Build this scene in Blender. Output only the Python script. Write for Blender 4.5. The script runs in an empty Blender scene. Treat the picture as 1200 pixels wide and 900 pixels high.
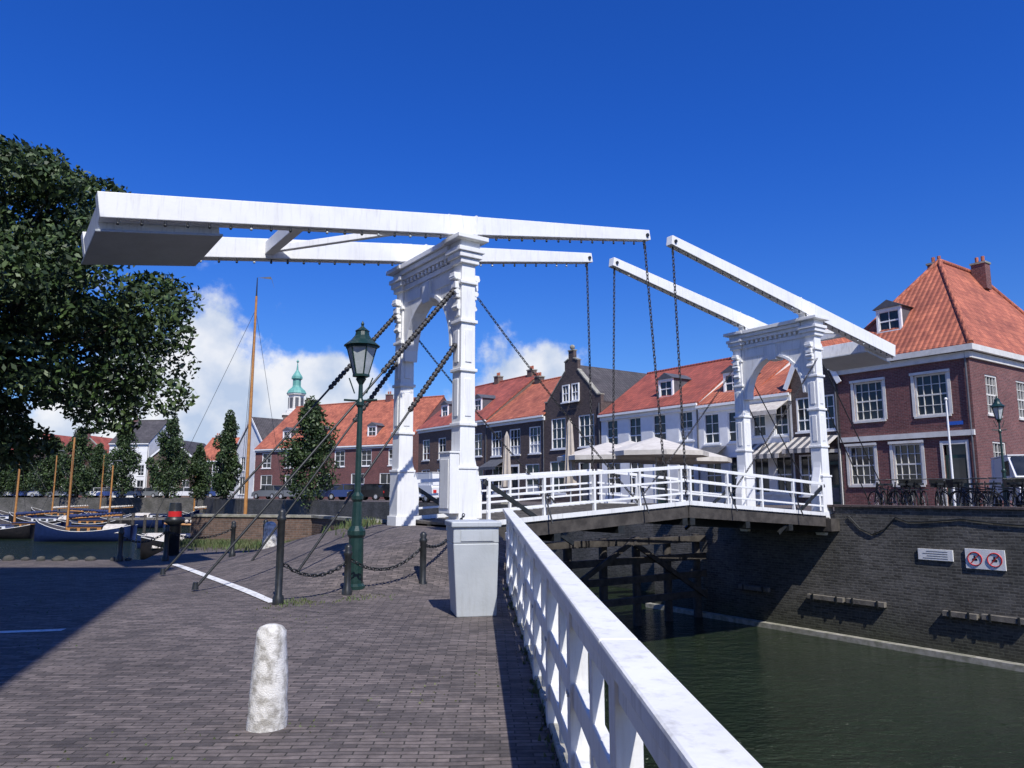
import bpy, math, random
import numpy as np
from mathutils import Vector, Matrix, noise
random.seed(7); np.random.seed(7)
R=math.radians
scene=bpy.context.scene
scene.view_settings.view_transform='Standard'
scene.view_settings.look='None'
scene.view_settings.exposure=0

# ------------------------------------------------------------------ materials
def newmat(name):
    m=bpy.data.materials.new(name); m.use_nodes=True
    nt=m.node_tree; b=nt.nodes['Principled BSDF']
    return m,nt,b
def ramp_mix(nt,fac,c1,c2,blend='MIX'):
    n=nt.nodes.new('ShaderNodeMix'); n.data_type='RGBA'; n.blend_type=blend
    if isinstance(fac,(int,float)): n.inputs[0].default_value=fac
    else: nt.links.new(fac,n.inputs[0])
    for i,c in ((6,c1),(7,c2)):
        if isinstance(c,(tuple,list)): n.inputs[i].default_value=(c[0],c[1],c[2],1)
        else: nt.links.new(c,n.inputs[i])
    return n.outputs[2]
def noise_n(nt,vec,scale,detail=4,rough=.6,lo=.35,hi=.65):
    n=nt.nodes.new('ShaderNodeTexNoise'); n.inputs['Scale'].default_value=scale
    n.inputs['Detail'].default_value=detail; n.inputs['Roughness'].default_value=rough
    nt.links.new(vec,n.inputs['Vector'])
    mr=nt.nodes.new('ShaderNodeMapRange'); mr.inputs[1].default_value=lo; mr.inputs[2].default_value=hi
    nt.links.new(n.outputs[0],mr.inputs[0])
    return mr.outputs[0]
def bumpn(nt,b,h,strength,dist=.02):
    bp=nt.nodes.new('ShaderNodeBump'); bp.inputs['Strength'].default_value=strength
    bp.inputs['Distance'].default_value=dist
    nt.links.new(h,bp.inputs['Height']); nt.links.new(bp.outputs[0],b.inputs['Normal'])
def pbr(name,c1,c2=None,scale=3,rough=.6,bump=0,metal=0,detail=4,lo=.35,hi=.65,bscale=None,spec=.5):
    m,nt,b=newmat(name)
    tc=nt.nodes.new('ShaderNodeTexCoord')
    b.inputs['Roughness'].default_value=rough; b.inputs['Metallic'].default_value=metal
    b.inputs['Specular IOR Level'].default_value=spec
    if c2 is None: b.inputs['Base Color'].default_value=(*c1,1)
    else:
        f=noise_n(nt,tc.outputs['Object'],scale,detail,.6,lo,hi)
        nt.links.new(ramp_mix(nt,f,c1,c2),b.inputs['Base Color'])
    if bump:
        f2=noise_n(nt,tc.outputs['Object'],bscale or scale*8,2,.6,.2,.8)
        bumpn(nt,b,f2,bump,.01)
    return m
def paintmat(name,c1,c2,streak,rough=.5,amt=.5):
    m,nt,b=newmat(name)
    tc=nt.nodes.new('ShaderNodeTexCoord')
    f=noise_n(nt,tc.outputs['Object'],2.2,4,.6,.4,.72)
    mp=nt.nodes.new('ShaderNodeMapping'); mp.inputs['Scale'].default_value=(9,9,.9); nt.links.new(tc.outputs['Object'],mp.inputs[0])
    f2=noise_n(nt,mp.outputs[0],1.6,4,.65,.52,.75)
    base=ramp_mix(nt,f,c1,c2)
    mm=nt.nodes.new('ShaderNodeMath'); mm.operation='MULTIPLY'; mm.inputs[1].default_value=amt; nt.links.new(f2,mm.inputs[0])
    nt.links.new(ramp_mix(nt,mm.outputs[0],base,streak),b.inputs['Base Color'])
    b.inputs['Roughness'].default_value=rough
    bumpn(nt,b,noise_n(nt,tc.outputs['Object'],25,2,.6,.3,.7),.08,.01)
    return m
def brickmat(name,c1,c2,mortar,bw=.22,bh=.065,ms=.008,bump=.5,dirt=(.5,.5,.5),dscale=.5,dirtamt=.6,rot=0,rough=.85,bdist=.01,wob=.05,spec=.3,algae=False):
    m,nt,b=newmat(name)
    uv=nt.nodes.new('ShaderNodeUVMap')
    mp=nt.nodes.new('ShaderNodeMapping'); mp.inputs['Rotation'].default_value=(0,0,rot)
    nt.links.new(uv.outputs[0],mp.inputs[0])
    nz=nt.nodes.new('ShaderNodeTexNoise'); nz.inputs['Scale'].default_value=1.3; nz.inputs['Detail'].default_value=1
    nt.links.new(mp.outputs[0],nz.inputs['Vector'])
    va=nt.nodes.new('ShaderNodeVectorMath'); va.operation='MULTIPLY_ADD'
    nt.links.new(nz.outputs['Color'],va.inputs[0]); va.inputs[1].default_value=(wob,wob,0); nt.links.new(mp.outputs[0],va.inputs[2])
    br=nt.nodes.new('ShaderNodeTexBrick'); br.inputs['Scale'].default_value=1
    br.inputs['Brick Width'].default_value=bw; br.inputs['Row Height'].default_value=bh
    br.inputs['Mortar Size'].default_value=ms; br.inputs['Mortar Smooth'].default_value=.3
    br.inputs['Color1'].default_value=(*c1,1); br.inputs['Color2'].default_value=(*c2,1); br.inputs['Mortar'].default_value=(*mortar,1)
    nt.links.new(va.outputs[0],br.inputs['Vector'])
    f=noise_n(nt,mp.outputs[0],dscale,6,.7,.3,.7)
    mx=ramp_mix(nt,dirtamt,br.outputs[0],ramp_mix(nt,f,(1,1,1),dirt),'MULTIPLY')
    f3=noise_n(nt,mp.outputs[0],9,3,.7,.3,.7)
    mx2=ramp_mix(nt,.7,mx,ramp_mix(nt,f3,(1.3,1.3,1.3),(.55,.55,.55)),'MULTIPLY')
    if algae:   # damp, algae-darkened band above the water line
        geo=nt.nodes.new('ShaderNodeNewGeometry'); sx=nt.nodes.new('ShaderNodeSeparateXYZ'); nt.links.new(geo.outputs['Position'],sx.inputs[0])
        ad0=nt.nodes.new('ShaderNodeMath'); ad0.operation='MULTIPLY_ADD'; nt.links.new(f,ad0.inputs[0]); ad0.inputs[1].default_value=.9; nt.links.new(sx.outputs[2],ad0.inputs[2])
        mr=nt.nodes.new('ShaderNodeMapRange'); mr.inputs[1].default_value=-1.0; mr.inputs[2].default_value=-2.2; nt.links.new(ad0.outputs[0],mr.inputs[0])
        mx2=ramp_mix(nt,mr.outputs[0],mx2,ramp_mix(nt,1.0,mx2,(.42,.48,.34),'MULTIPLY'))
    nt.links.new(mx2,b.inputs['Base Color']); b.inputs['Roughness'].default_value=rough; b.inputs['Specular IOR Level'].default_value=spec
    ad=nt.nodes.new('ShaderNodeMath'); ad.operation='MULTIPLY_ADD'; nt.links.new(f3,ad.inputs[0]); ad.inputs[1].default_value=.5
    inv=nt.nodes.new('ShaderNodeMath'); inv.operation='SUBTRACT'; inv.inputs[0].default_value=1
    nt.links.new(br.outputs['Fac'],inv.inputs[1]); nt.links.new(inv.outputs[0],ad.inputs[2])
    bumpn(nt,b,ad.outputs[0],bump,bdist)
    return m
def roofmat(name,c1,c2):
    m,nt,b=newmat(name)
    uv=nt.nodes.new('ShaderNodeUVMap')
    br=nt.nodes.new('ShaderNodeTexBrick'); br.offset=0; br.inputs['Scale'].default_value=1
    br.inputs['Brick Width'].default_value=.26; br.inputs['Row Height'].default_value=.32
    br.inputs['Mortar Size'].default_value=.025; br.inputs['Mortar Smooth'].default_value=1
    br.inputs['Color1'].default_value=(*c1,1); br.inputs['Color2'].default_value=(*c2,1); br.inputs['Mortar'].default_value=(c1[0]*.35,c1[1]*.35,c1[2]*.35,1)
    nt.links.new(uv.outputs[0],br.inputs['Vector'])
    f=noise_n(nt,uv.outputs[0],.7,5,.7,.35,.7)
    mx=ramp_mix(nt,.8,br.outputs[0],ramp_mix(nt,f,(1.1,1.1,1.1),(.42,.40,.42)),'MULTIPLY')
    nt.links.new(mx,b.inputs['Base Color']); b.inputs['Roughness'].default_value=.75
    wv=nt.nodes.new('ShaderNodeTexWave'); wv.inputs['Scale'].default_value=1/.26*.31416; wv.bands_direction='X'
    nt.links.new(uv.outputs[0],wv.inputs['Vector'])
    bumpn(nt,b,wv.outputs['Fac'],.6,.05)
    return m
MT={}
MT['white']=paintmat('white_paint',(.85,.85,.83),(.78,.78,.76),(.50,.49,.45),.45,.4)
MT['white_old']=paintmat('weathered_white_paint',(.82,.82,.79),(.72,.72,.70),(.40,.39,.35),.55,.6)
MT['granite']=pbr('painted_stone',(.74,.72,.67),(.36,.34,.30),14,.85,.5,detail=6,lo=.44,hi=.62)
MT['grey_steel']=paintmat('light_grey_steel',(.46,.49,.51),(.40,.43,.45),(.32,.33,.32),.5,.5)
MT['black']=pbr('black_paint',(.014,.016,.016),(.028,.03,.03),9,.4)
MT['rope']=pbr('tarred_chain',(.018,.018,.02),(.045,.042,.04),30,.6)
MT['green_iron']=pbr('dark_green_iron',(.008,.03,.025),(.015,.042,.034),8,.35,.1)
MT['dark_timber']=pbr('dark_timber',(.035,.030,.026),(.08,.07,.06),4,.85,.4)
MT['grey_timber']=pbr('grey_timber',(.20,.18,.15),(.11,.10,.085),6,.85,.4)
MT['mast']=pbr('varnished_wood',(.50,.24,.07),(.38,.17,.05),5,.35)
MT['glass']=pbr('window_glass',(.012,.015,.02),(.035,.04,.045),1.2,.08,0,spec=.5)
MT['lampglass']=pbr('frosted_glass',(.50,.53,.53),(.36,.40,.40),6,.15,0)
MT['blackrub']=pbr('rubber',(.02,.02,.02),None,5,.8,0)
MT['concrete']=pbr('concrete',(.38,.36,.31),(.20,.20,.15),5,.9,.4)
MT['stone']=pbr('boulder_stone',(.10,.095,.085),(.05,.05,.045),6,.9,.6)
MT['cream']=pbr('cream_trim',(.74,.72,.66),(.62,.60,.54),3,.5)
MT['plaster']=pbr('white_plaster',(.84,.84,.82),(.72,.72,.70),1.2,.75,.1)
MT['beige']=pbr('beige_canvas',(.52,.46,.39),(.42,.37,.31),3,.9,.1)
MT['pale_canvas']=pbr('pale_canvas',(.64,.60,.53),(.52,.48,.42),3,.9,.1)
MT['canvas']=pbr('sail_canvas',(.62,.58,.50),(.46,.41,.35),4,.9,.3)
MT['door']=pbr('door_green',(.015,.045,.035),None,3,.4,0)
MT['copper']=pbr('copper_patina',(.16,.40,.34),(.10,.30,.26),1,.6,.1)
MT['navy']=pbr('navy_hull',(.008,.020,.07),(.012,.026,.09),4,.55,0,spec=.2)
MT['navycloth']=pbr('navy_canvas',(.02,.03,.09),(.03,.045,.12),4,.9,.2)
MT['hullblack']=pbr('black_hull',(.012,.012,.014),(.022,.02,.02),4,.55,0,spec=.2)
MT['red']=pbr('red_paint',(.55,.02,.02),None,4,.4,0)
MT['slate']=pbr('slate',(.07,.075,.085),(.11,.11,.12),4,.6,.2)
MT['road_paint']=pbr('road_paint',(.74,.74,.72),(.34,.32,.31),12,.8,.2,detail=6,lo=.48,hi=.70)
MT['pave']=brickmat('brick_paving',(.235,.195,.18),(.11,.095,.092),(.07,.063,.055),.205,.064,.006,.6,(.52,.52,.52),.5,.8,rot=-.03)
MT['quaybrick']=brickmat('quay_brick',(.185,.172,.158),(.095,.088,.08),(.21,.20,.18),.24,.075,.012,.6,(.28,.30,.26),.45,.9,algae=True)
MT['redbrick']=brickmat('red_brick',(.25,.095,.085),(.16,.065,.062),(.24,.20,.19),.22,.07,.008,.4,(.55,.5,.5),.4,.7)
MT['darkbrick']=brickmat('dark_brick',(.13,.095,.085),(.08,.06,.055),(.16,.14,.13),.22,.07,.008,.4,(.6,.6,.6),.4,.6)
MT['brownbrick']=brickmat('brown_brick',(.22,.14,.105),(.14,.095,.075),(.22,.19,.17),.22,.07,.008,.4,(.6,.6,.6),.4,.6)
MT['roof']=roofmat('orange_tiles',(.58,.18,.095),(.40,.115,.065))
MT['roof2']=roofmat('red_tiles',(.50,.125,.078),(.34,.09,.06))
MT['roofdark']=roofmat('dark_tiles',(.10,.09,.09),(.07,.065,.065))
MT['leafA']=pbr('leaf_dark',(.020,.040,.012),(.034,.060,.018),.8,.6,0,detail=1)
MT['leafB']=pbr('leaf_light',(.045,.085,.02),(.07,.11,.03),.8,.55,0,detail=1)
MT['grass']=pbr('grass_blades',(.06,.10,.028),(.12,.13,.055),2,.7,0,detail=1)
MT['bark']=pbr('bark',(.05,.04,.03),(.028,.024,.018),8,.95,.6)
MT['tyre']=MT['blackrub']
for nm,c in dict(car_white=(.7,.7,.7),car_grey=(.16,.17,.18),car_blue=(.03,.06,.2),car_black=(.02,.02,.022),car_silver=(.40,.41,.42),sign_blue=(.02,.10,.45)).items():
    MT[nm]=pbr(nm,c,None,3,.25,0)
def watermat():
    m,nt,b=newmat('canal_water')
    tc=nt.nodes.new('ShaderNodeTexCoord')
    f=noise_n(nt,tc.outputs['Object'],.25,2,.5,.3,.7)
    nt.links.new(ramp_mix(nt,f,(.010,.017,.007),(.017,.027,.012)),b.inputs['Base Color'])
    b.inputs['Roughness'].default_value=.08; b.inputs['IOR'].default_value=1.33; b.inputs['Specular IOR Level'].default_value=.27
    mp=nt.nodes.new('ShaderNodeMapping'); mp.inputs['Scale'].default_value=(1,1.9,1); mp.inputs['Rotation'].default_value=(0,0,.5)
    nt.links.new(tc.outputs['Object'],mp.inputs[0])
    h=nt.nodes.new('ShaderNodeTexNoise'); h.inputs['Scale'].default_value=1.7; h.inputs['Detail'].default_value=5; h.inputs['Roughness'].default_value=.64
    nt.links.new(mp.outputs[0],h.inputs['Vector'])
    bumpn(nt,b,h.outputs[0],1.0,.38)
    return m
MT['water']=watermat()

# ------------------------------------------------------------------ mesh builder
class MB:
    def __init__(s): s.v=[]; s.f=[]; s.m=[]; s.sm=[]; s.mats=[]
    def mi(s,k):
        if k not in s.mats: s.mats.append(k)
        return s.mats.index(k)
    def add(s,vs,fs,mat,smooth=False):
        o=len(s.v); s.v+= [tuple(x) for x in vs]; k=s.mi(mat)
        for f in fs: s.f.append([i+o for i in f]); s.m.append(k); s.sm.append(smooth)
    def box(s,M,x0,x1,y0,y1,z0,z1,mat):
        P=[M@Vector(p) for p in ((x0,y0,z0),(x1,y0,z0),(x1,y1,z0),(x0,y1,z0),(x0,y0,z1),(x1,y0,z1),(x1,y1,z1),(x0,y1,z1))]
        s.add(P,[(0,3,2,1),(4,5,6,7),(0,1,5,4),(1,2,6,5),(2,3,7,6),(3,0,4,7)],mat)
    def frus(s,M,b,t,z0,z1,mat):
        P=[M@Vector(p) for p in ((b[0],b[2],z0),(b[1],b[2],z0),(b[1],b[3],z0),(b[0],b[3],z0),(t[0],t[2],z1),(t[1],t[2],z1),(t[1],t[3],z1),(t[0],t[3],z1))]
        s.add(P,[(0,3,2,1),(4,5,6,7),(0,1,5,4),(1,2,6,5),(2,3,7,6),(3,0,4,7)],mat)
    def beam(s,p0,p1,w,h,mat,w1=None,h1=None,up=Vector((0,0,1))):
        p0=Vector(p0);p1=Vector(p1); d=(p1-p0).normalized(); sx=d.cross(up)
        if sx.length<1e-4: sx=Vector((1,0,0))
        sx.normalize(); uz=sx.cross(d); w1=w if w1 is None else w1; h1=h if h1 is None else h1
        P=[]
        for p,a,b in ((p0,w,h),(p1,w1,h1)):
            for i,j in ((-1,-1),(1,-1),(1,1),(-1,1)): P.append(p+sx*a/2*i+uz*b/2*j)
        s.add(P,[(0,1,2,3),(7,6,5,4),(0,4,5,1),(1,5,6,2),(2,6,7,3),(3,7,4,0)],mat)
    def cyl(s,p0,p1,r0,r1=None,n=10,mat='black',cap=True):
        p0=Vector(p0);p1=Vector(p1); r1=r0 if r1 is None else r1
        d=(p1-p0).normalized(); a=d.orthogonal().normalized(); b=d.cross(a)
        P=[]
        for p,r in ((p0,r0),(p1,r1)):
            for i in range(n):
                t=2*math.pi*i/n; P.append(p+a*(r*math.cos(t))+b*(r*math.sin(t)))
        s.add(P,[(i,(i+1)%n,n+(i+1)%n,n+i) for i in range(n)],mat,True)
        if cap: s.add(P,[tuple(range(n))[::-1],tuple(range(n,2*n))],mat)
    def lathe(s,c,prof,n=16,mat='black',smooth=True,M=None):
        c=Vector(c); P=[]
        for r,z in prof:
            for i in range(n):
                t=2*math.pi*i/n; P.append(c+Vector((r*math.cos(t),r*math.sin(t),z)))
        F=[]
        for k in range(len(prof)-1):
            for i in range(n):
                j=(i+1)%n; F.append((k*n+i,k*n+j,(k+1)*n+j,(k+1)*n+i))
        s.add(P,F,mat,smooth)
        s.add(P,[tuple(range(n))[::-1],tuple(range((len(prof)-1)*n,len(prof)*n))],mat)
    def ext(s,pts,vec,mat):
        pts=[Vector(p) for p in pts]; vec=Vector(vec); n=len(pts)
        P=pts+[p+vec for p in pts]
        s.add(P,[tuple(range(n))[::-1],tuple(range(n,2*n))]+[(i,(i+1)%n,n+(i+1)%n,n+i) for i in range(n)],mat)
    def ring(s,c,ax,Rr,r,n=20,m=5,mat='black',stretch=None,sd=None):
        c=Vector(c); ax=Vector(ax).normalized(); a=(Vector(sd).normalized() if sd else ax.orthogonal().normalized()); b=ax.cross(a)
        P=[]
        for i in range(n):
            t=2*math.pi*i/n; dr=a*math.cos(t)+b*math.sin(t); o=c+dr*Rr
            if stretch: o=o+a*(stretch if math.cos(t)>0 else -stretch)
            for j in range(m):
                q=2*math.pi*j/m; P.append(o+dr*(r*math.cos(q))+ax*(r*math.sin(q)))
        F=[(i*m+j,i*m+(j+1)%m,((i+1)%n)*m+(j+1)%m,((i+1)%n)*m+j) for i in range(n) for j in range(m)]
        s.add(P,F,mat,True)
    def chain(s,p0,p1,sag=0,link=.1,r=.012,wd=.028,mat='black'):
        p0=Vector(p0);p1=Vector(p1); L=(p1-p0).length*(1+sag*.3); n=max(2,int(L/(link*.72)))
        pt=lambda t:p0.lerp(p1,t)-Vector((0,0,sag*4*t*(1-t)))
        for i in range(n):
            a=pt(i/n); b=pt((i+1)/n); d=(b-a).normalized(); o=d.orthogonal().normalized()
            if i%2: o=d.cross(o)
            s.ring((a+b)/2,o,wd,r,8,4,mat,stretch=max(0,link/2-wd),sd=d)
    def sphere(s,c,r,mat,n=8,m=6,sq=1):
        prof=[(max(.001,r*math.sin(math.pi*k/m)),-r*sq*math.cos(math.pi*k/m)) for k in range(m+1)]
        s.lathe(c,prof,n,mat)
    def obj(s,name,parent=None,bevel=0):
        me=bpy.data.meshes.new(name); me.from_pydata(s.v,[],s.f)
        for k in s.mats: me.materials.append(MT[k])
        me.polygons.foreach_set('material_index',s.m); me.polygons.foreach_set('use_smooth',s.sm)
        me.update()
        uv=me.uv_layers.new(name='UVMap').data
        Z=Vector((0,0,1)); vs=me.vertices
        for p in me.polygons:
            n=p.normal
            if abs(n.z)>.97: t=Vector((1,0,0)); w=Vector((0,1,0))
            else:
                t=Z.cross(n).normalized(); w=n.cross(t)
                if w.z<0: w=-w
            for li in p.loop_indices:
                co=vs[me.loops[li].vertex_index].co; uv[li].uv=(co.dot(t),co.dot(w))
        o=bpy.data.objects.new(name,me); scene.collection.objects.link(o)
        if parent: o.parent=parent
        if bevel:
            bm=o.modifiers.new('bevel','BEVEL'); bm.width=bevel; bm.segments=2; bm.limit_method='ANGLE'
        return o
def group(name):
    e=bpy.data.objects.new(name,None); scene.collection.objects.link(e); e.empty_display_size=.1; return e
def frame(o,ang): return Matrix.Translation(Vector((o[0],o[1],o[2] if len(o)>2 else 0)))@Matrix.Rotation(ang,4,'Z')
I=Matrix.Identity(4)

# ------------------------------------------------------------------ layout constants
TH=R(35); A=Vector((math.cos(TH),math.sin(TH))); B=Vector((-math.sin(TH),math.cos(TH)))
N0=Vector((-1.05,15.64)); SPAN=12.84
LEG=1.40; BM=1.17; CY=1.36
def ST(s,t,z=0):
    p=N0+A*s+B*t; return Vector((p.x,p.y,z))
WZ=-2.62
FG=1.0
# ------------------------------------------------------------------ ground / water
mb=MB(); mb.add([(-1500,-1500,WZ),(1500,-1500,WZ),(1500,1500,WZ),(-1500,1500,WZ)],[(0,1,2,3)],'water'); mb.obj('water')
p=ST(.45,-.9); q=ST(.45,9)
poly=[(2.4,-60),(.67,0),(.02,14.8),(p.x,p.y),(q.x,q.y),(-6.5,25),(-11,25.2),(-9,18.6),(-70,18.6),(-70,-60)]
mb=MB(); n=len(poly)
mb.add([(x,y,0) for x,y in poly],[tuple(range(n))],'pave')
mb.add([(x,y,0) for x,y in poly]+[(x,y,-5) for x,y in poly],[(i,n+i,n+(i+1)%n,(i+1)%n) for i in range(n)],'quaybrick')
mb.obj('pavement')
def sst(a,b,x):
    t=min(1,max(0,(x-a)/(b-a))); return t*t*(3-2*t)
def ramph(s,t): return .86*sst(-5,-.2,s)*sst(-2.6,-.4,t)*(1-sst(3.6,6.5,t))
mb=MB(); nx,ny=34,34; V=[];F=[]
for i in range(nx):
    for j in range(ny):
        s=-5.2+5.6*i/(nx-1); t=-2.8+9.4*j/(ny-1); V.append(ST(s,t,ramph(s,t)-.006))
for i in range(nx-1):
    for j in range(ny-1): F.append((i*ny+j,(i+1)*ny+j,(i+1)*ny+j+1,i*ny+j+1))
mb.add(V,F,'pave',True); o=mb.obj('bridge_ramp')
uv=o.data.uv_layers[0].data
for l in o.data.loops: c=o.data.vertices[l.vertex_index].co; uv[l.index].uv=(c.x,c.y)
mb=MB(); V=[];F=[]
for j in range(25):
    t=-2.1+7.2*j/24
    for s in (-4.57,-4.43): V.append(ST(s,t,max(0,ramph(s,t))+.008))
for j in range(24): F.append((2*j,2*j+1,2*j+3,2*j+2))
mb.add(V,F,'road_paint'); mb.obj('stop_line')
mb=MB(); mb.add([(-7.4,8.55,.006),(-5.3,9.05,.006),(-5.32,9.2,.006),(-7.42,8.7,.006)],[(0,1,2,3)],'road_paint'); mb.obj('road_marking')
c1=ST(SPAN,7); c2=ST(SPAN+3,7); c3=ST(SPAN+3,50)
poly=[ST(SPAN,-60),c1,c2,c3,Vector((-30,82,0)),Vector((-46,112,0)),Vector((-400,135,0)),Vector((-1400,1400,0)),Vector((1400,1400,0)),Vector((1400,-100,0))]
mb=MB(); n=len(poly)
mb.add([(v.x,v.y,FG) for v in poly],[tuple(range(n))[::-1]],'pave')
mb.add([(v.x,v.y,FG) for v in poly]+[(v.x,v.y,-5) for v in poly],[(i,n+i,n+(i+1)%n,(i+1)%n) for i in range(n)],'quaybrick')
mb.obj('far_quay_ground')
MS=frame((N0.x,N0.y),TH)
g=group('quay_wall')
mb=MB(); mb.box(MS,SPAN-.06,SPAN+.38,-60,-.45,-5,1.2,'quaybrick'); mb.box(MS,SPAN-.06,SPAN+.3,-.45,7.05,-5,.80,'quaybrick')
mb.box(MS,SPAN-.06,SPAN+.38,3.6,7.05,.802,1.2,'quaybrick')
mb.obj('masonry',g)
mb=MB()
k=-60
while k<-.6:
    mb.box(MS,SPAN-.11,SPAN+.42,k,k+.995,1.202,1.27,'darkbrick'); k+=1
mb.obj('coping',g,.008)
mb=MB(); mb.box(MS,SPAN-.32,SPAN-.062,-60,7.3,WZ-1,WZ+.15,'concrete'); mb.obj('ledge',g)
mb=MB()
for t0,t1 in ((-1.86,-.72),(-.62,.55),(1.94,3.1),(-4.25,-3.4),(-5.4,-4.35),(-8,-6.9),(-9.2,-8.1)):
    z=-1.48+random.uniform(-.03,.03)
    mb.box(MS,SPAN-.2,SPAN-.062,t0,t1,z-.06,z+.08,'grey_timber')
    for tt in (t0+.2,t1-.2): mb.box(MS,SPAN-.22,SPAN-.2,tt-.03,tt+.03,z-.1,z+.11,'black')
mb.obj('fender_planks',g,.01)
mb=MB()
prev=None
for i in range(40):
    t=-.9-i*.35; z=.95-.12*abs(math.sin(i*.35)) if i>4 else .95-.5*math.sin(i/4*math.pi)
    pnt=MS@Vector((SPAN-.09,t,z))
    if prev: mb.cyl(prev,pnt,.018,n=6)
    prev=pnt
mb.obj('cable',g)
g=group('information_sign'); mb=MB(); mb.box(MS,SPAN-.10,SPAN-.065,-3.75,-2.85,-.16,.13,'white'); mb.obj('plate',g,.004)
mb=MB()
for k in range(4): mb.box(MS,SPAN-.104,SPAN-.1,-3.62,-2.98-(.1*(k%2)),-.115+k*.06,-.1+k*.06,'car_grey')
mb.obj('lettering',g)
g=group('prohibition_sign'); mb=MB(); mb.box(MS,SPAN-.10,SPAN-.065,-4.98,-4.05,-.30,.2,'white'); mb.obj('plate',g,.004)
mb=MB()
for tc_ in (-4.28,-4.74):
    c=MS@Vector((SPAN-.107,tc_,-.05)); mb.ring(c,(A.x,A.y,0),.165,.014,24,5,'red')
    mb.beam(MS@Vector((SPAN-.107,tc_-.11,.07)),MS@Vector((SPAN-.107,tc_+.11,-.17)),.01,.02,'red')
    mb.box(MS,SPAN-.105,SPAN-.1,tc_-.06,tc_+.06,-.09,-.04,'black'); mb.box(MS,SPAN-.105,SPAN-.1,tc_-.02,tc_+.02,-.035,.03,'black')
mb.obj('symbols',g)

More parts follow.
